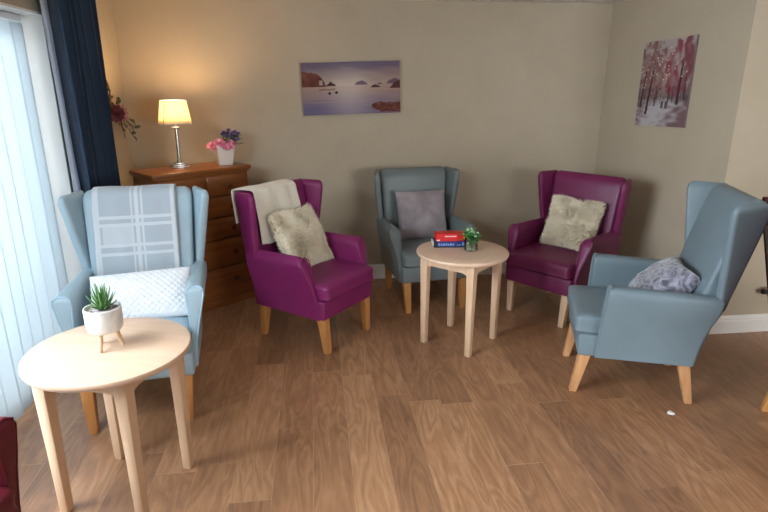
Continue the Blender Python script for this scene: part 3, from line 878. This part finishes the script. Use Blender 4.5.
for k in range(150):
    a = random.random()*2*PI; r = .064*math.sqrt(random.random())
    bmesh.ops.create_icosphere(bm, subdivisions=1, radius=random.uniform(.003, .006), matrix=Matrix.Translation((r*math.cos(a), r*math.sin(a), .161)) @ Matrix.Scale(.7, 4, (0, 0, 1)))
g_ = obj('gravel', bm, M['gravel'], pp); g_['kind'] = 'stuff'
for a in (-1.75, .35, 2.45):
    bm = bmesh.new()
    c, s = math.cos(a), math.sin(a)
    tube(bm, [(.038*c, .038*s, .080), (.048*c, .048*s, .04), (.060*c, .060*s, 0.002)], [.0105, .0095, .0075], 12)
    obj('leg', bm, M['beech'], pp)
bm = bmesh.new()
for ring, (n, tl, L) in enumerate(((13, .55, .062), (12, 1.1, .086), (10, 2.0, .100), (7, 4.0, .108))):
    for k in range(n):
        a = 2*PI*(k+.37*ring)/n
        leaf(bm, (.006*math.cos(a)+.004, .006*math.sin(a), .160), (math.cos(a), math.sin(a), tl+random.uniform(-.1, .2)), (0, 0, 1), L*random.uniform(.85, 1.1), .0052, -.12, 5)
sc = obj('leaves', bm, M['succulent'], pp); solid(sc, .002)

# ------------------------------------------------------------------ boxes and jar on the far table
M['red'] = noise_col(mat('red_card', lin(206, 30, 34), .4), lin(198, 26, 30), lin(212, 36, 38), 8)
M['navy'] = noise_col(mat('navy_card', lin(30, 48, 106), .4), lin(24, 38, 88), lin(38, 60, 126), 14)
M['black'] = noise_col(mat('black_card', lin(26, 26, 34), .5), lin(22, 22, 30), lin(32, 32, 42), 10)
M['lettering'] = noise_col(mat('pale_blue_print', lin(120, 146, 200), .5), lin(110, 136, 192), lin(136, 160, 210), 10)
M['print_white'] = noise_col(mat('white_print', lin(226, 220, 214), .5), lin(220, 214, 208), lin(232, 226, 220), 10)
M['yellow'] = noise_col(mat('yellow_print', lin(214, 176, 60), .5), lin(206, 166, 50), lin(222, 186, 72), 10)
bxr = math.radians(-4)
bt = thing('navy_game_box', 'flat navy blue box with pale print lying under the red box', 'box', (.894, 3.575, TH), bxr)
bm = bmesh.new(); box(bm, -.115, .115, -.075, .02, 0, .042, .002, 1); obj('carton', bm, M['navy'], bt, smooth=False)
bm = bmesh.new()
box(bm, -.1165, .1155, -.0765, .0215, .0005, .006, .001, 1); box(bm, -.1165, -.095, -.0765, .0215, .004, .041, .001, 1)
obj('dark_edging', bm, M['black'], bt, smooth=False)
bm = bmesh.new(); box(bm, -.1225, -.1163, -.06, .018, .008, .040, .001, 1); obj('white_end', bm, M['print_white'], bt, smooth=False)
bm = bmesh.new()
x = -.088
for w_, hh in ((.012, .016), (.010, .012), (.013, .013), (.011, .015), (.009, .012), (.013, .014), (.010, .012)):
    box(bm, x, x+w_, -.0763, -.0745, .014, .014+hh); x += w_+.0045
box(bm, .036, .062, -.0763, -.0745, .012, .020); box(bm, .07, .092, -.0763, -.0745, .012, .034)
obj('lettering', bm, M['lettering'], bt, smooth=False)
bm = bmesh.new(); box(bm, .095, .113, -.0764, -.0745, .010, .036); obj('white_panel', bm, M['print_white'], bt, smooth=False)
br = thing('red_game_box', 'flat bright red box lying on top of the navy box on the table', 'box', (.898, 3.577, TH+.0425), bxr+.02)
bm = bmesh.new(); box(bm, -.107, .107, -.075, .012, 0, .050, .002, 1); obj('carton', bm, M['red'], br, smooth=False)
bm = bmesh.new()
x = -.05
for w_ in (.012, .014, .012, .016, .012, .013): box(bm, x, x+w_-.003, -.0763, -.0745, .030, .037); x += w_
obj('lettering', bm, M['print_white'], br, smooth=False)
bm = bmesh.new(); box(bm, -.104, -.083, -.0763, -.0745, .004, .012); obj('corner_mark', bm, M['print_white'], br, smooth=False)
bm = bmesh.new(); lathe(bm, [(.014, 0), (.014, .002), (.009, .002), (.009, 0)], 20)
bmesh.ops.rotate(bm, cent=(0, 0, 0), matrix=Matrix.Rotation(PI/2, 3, 'X'), verts=bm.verts[:]); bmesh.ops.translate(bm, vec=(.09, -.0745, .022), verts=bm.verts[:])
obj('yellow_ring', bm, M['yellow'], br)

M['palepetal'] = noise_col(mat('pale_green_petals', lin(196, 222, 190), .5), lin(176, 210, 170), lin(214, 234, 208), 30)
jr = thing('plant_jar', 'small clear glass jar with a leafy green plant beside the boxes', 'plant', (.998, 3.418, TH))
bm = bmesh.new()
lathe(bm, [(.030, 0), (.040, .002), (.044, .008), (.044, .074), (.042, .082), (.0425, .086), (.0395, .086), (.0395, .080), (.041, .074), (.041, .010), (.036, .006), (.01, .006)], 36)
obj('glass_jar', bm, M['jar'], jr)
bm = bmesh.new(); lathe(bm, [(.040, .0065), (.0405, .030), (.03, .034), (.01, .034)], 30); obj('pebbles', bm, M['gravel'], jr)
bs = bmesh.new(); bl_ = bmesh.new(); bm = bmesh.new()
for k in range(26):
    a = random.random()*2*PI; r = random.uniform(.01, .05)
    e = Vector((r*math.cos(a), r*math.sin(a), random.uniform(.095, .135)))
    tube(bs, [(e.x*.3, e.y*.3, .03), (e.x*.5, e.y*.5, .075), e], .0016, 5)
    for q in range(4):
        leaf(bl_, e+Vector((0, 0, random.uniform(-.03, .0))), (math.cos(a+random.uniform(-1.3, 1.3)), math.sin(a+random.uniform(-1.3, 1.3)), random.uniform(.0, .9)), (0, 0, 1), .034, .0105, .3, 4)
    if k % 2 == 0: blossom(bm, e+Vector((0, 0, .006)), (e.x*8, e.y*8-.3, 1), .014, 6, 2)
obj('stems', bs, M['fresh'], jr); obj('leaves', bl_, M['fresh'], jr); obj('pale_flowers', bm, M['palepetal'], jr)

# ------------------------------------------------------------------ small things
M['plastic'] = noise_col(mat('white_plastic', lin(226, 226, 222), .35), lin(222, 222, 218), lin(230, 230, 226), 8)
M['rubber'] = noise_col(mat('black_rubber', lin(24, 24, 26), .6), lin(20, 20, 22), lin(30, 30, 32), 8)
dv = thing('radiator_valve', 'white pipe valve with a dark end near the skirting at the right edge', 'valve', (3.058, RO[1]-.055, .318))
bm = bmesh.new(); lathe(bm, [(.012, -.016), (.017, -.014), (.017, .014), (.015, .016)], 20)
bmesh.ops.rotate(bm, cent=(0, 0, 0), matrix=Matrix.Rotation(PI/2, 3, 'Y'), verts=bm.verts[:]); bmesh.ops.translate(bm, vec=(-.01, 0, 0), verts=bm.verts[:]); obj('end_cap', bm, M['rubber'], dv)
bm = bmesh.new(); lathe(bm, [(.018, 0), (.024, .003), (.025, .045), (.022, .05), (.02, .095), (.016, .1)], 24)
bmesh.ops.rotate(bm, cent=(0, 0, 0), matrix=Matrix.Rotation(PI/2, 3, 'Y'), verts=bm.verts[:]); obj('valve_body', bm, M['plastic'], dv)
bm = bmesh.new(); tube(bm, [(.075, 0, 0), (.075, .03, -.002), (.075, .0555, -.002)], .0085, 12); obj('pipe', bm, M['plastic'], dv)

bm = bmesh.new(); bmesh.ops.create_icosphere(bm, subdivisions=3, radius=.017)
for v in bm.verts:
    q = 1+.45*nz(v.co.x*60, v.co.y*60, 1.0, v.co.z*60)
    v.co = Vector((v.co.x*q*1.15, v.co.y*q, max(-.006, v.co.z*q*.5)))
tag(obj('paper_scrap', bm, M['print_white'], loc=(1.844, 2.404, .006)), 'tiny crumpled white scrap lying on the floor right of centre', 'litter')

# ------------------------------------------------------------------ light, world, camera
def area(name, loc, rot, sx, sy, e, col):
    l = bpy.data.lights.new(name, 'AREA'); l.shape = 'RECTANGLE'; l.size = sx; l.size_y = sy; l.energy = e; l.color = col
    o = bpy.data.objects.new(name, l); COL.objects.link(o); o.location = loc; o.rotation_euler = rot
    return o
DAY = (.80, .91, 1.0)
area('daylight_left', (XL-.75, 1.3, 1.35), (0, -R_(42), 0), 2.0, 1.7, 385, DAY)
area('daylight_blind', (XL-.75, 2.95, 1.35), (0, -R_(66), 0), 2.0, 1.3, 46, DAY)
area('daylight_rear', ((R0+R1)/2, YR-.5, (RZ0+RZ1)/2+.1), (PI/2, 0, 0), 2.3, 1.4, 165, (.92, .96, 1.0))
w = bpy.data.worlds.new('overcast_sky'); SC.world = w; w.use_nodes = True
bg = w.node_tree.nodes['Background']; bg.inputs[0].default_value = (.86, .93, 1, 1); bg.inputs[1].default_value = 4.6

F = 560.0; P = math.atan((256-85)/F); YAW = math.atan((384-311)/(F/math.cos(P)))
cd = bpy.data.cameras.new('camera'); cd.sensor_width = 36; cd.lens = 36*F/768; cd.clip_start = .05
cam = bpy.data.objects.new('camera', cd); COL.objects.link(cam)
cam.location = (0, 0, 1.68); cam.rotation_euler = (PI/2-P, 0, -YAW)
SC.camera = cam
vs = SC.view_settings
vs.view_transform = 'Standard'; vs.look = 'None'; vs.gamma = 1; vs.exposure = -0.27; vs.use_curve_mapping = False
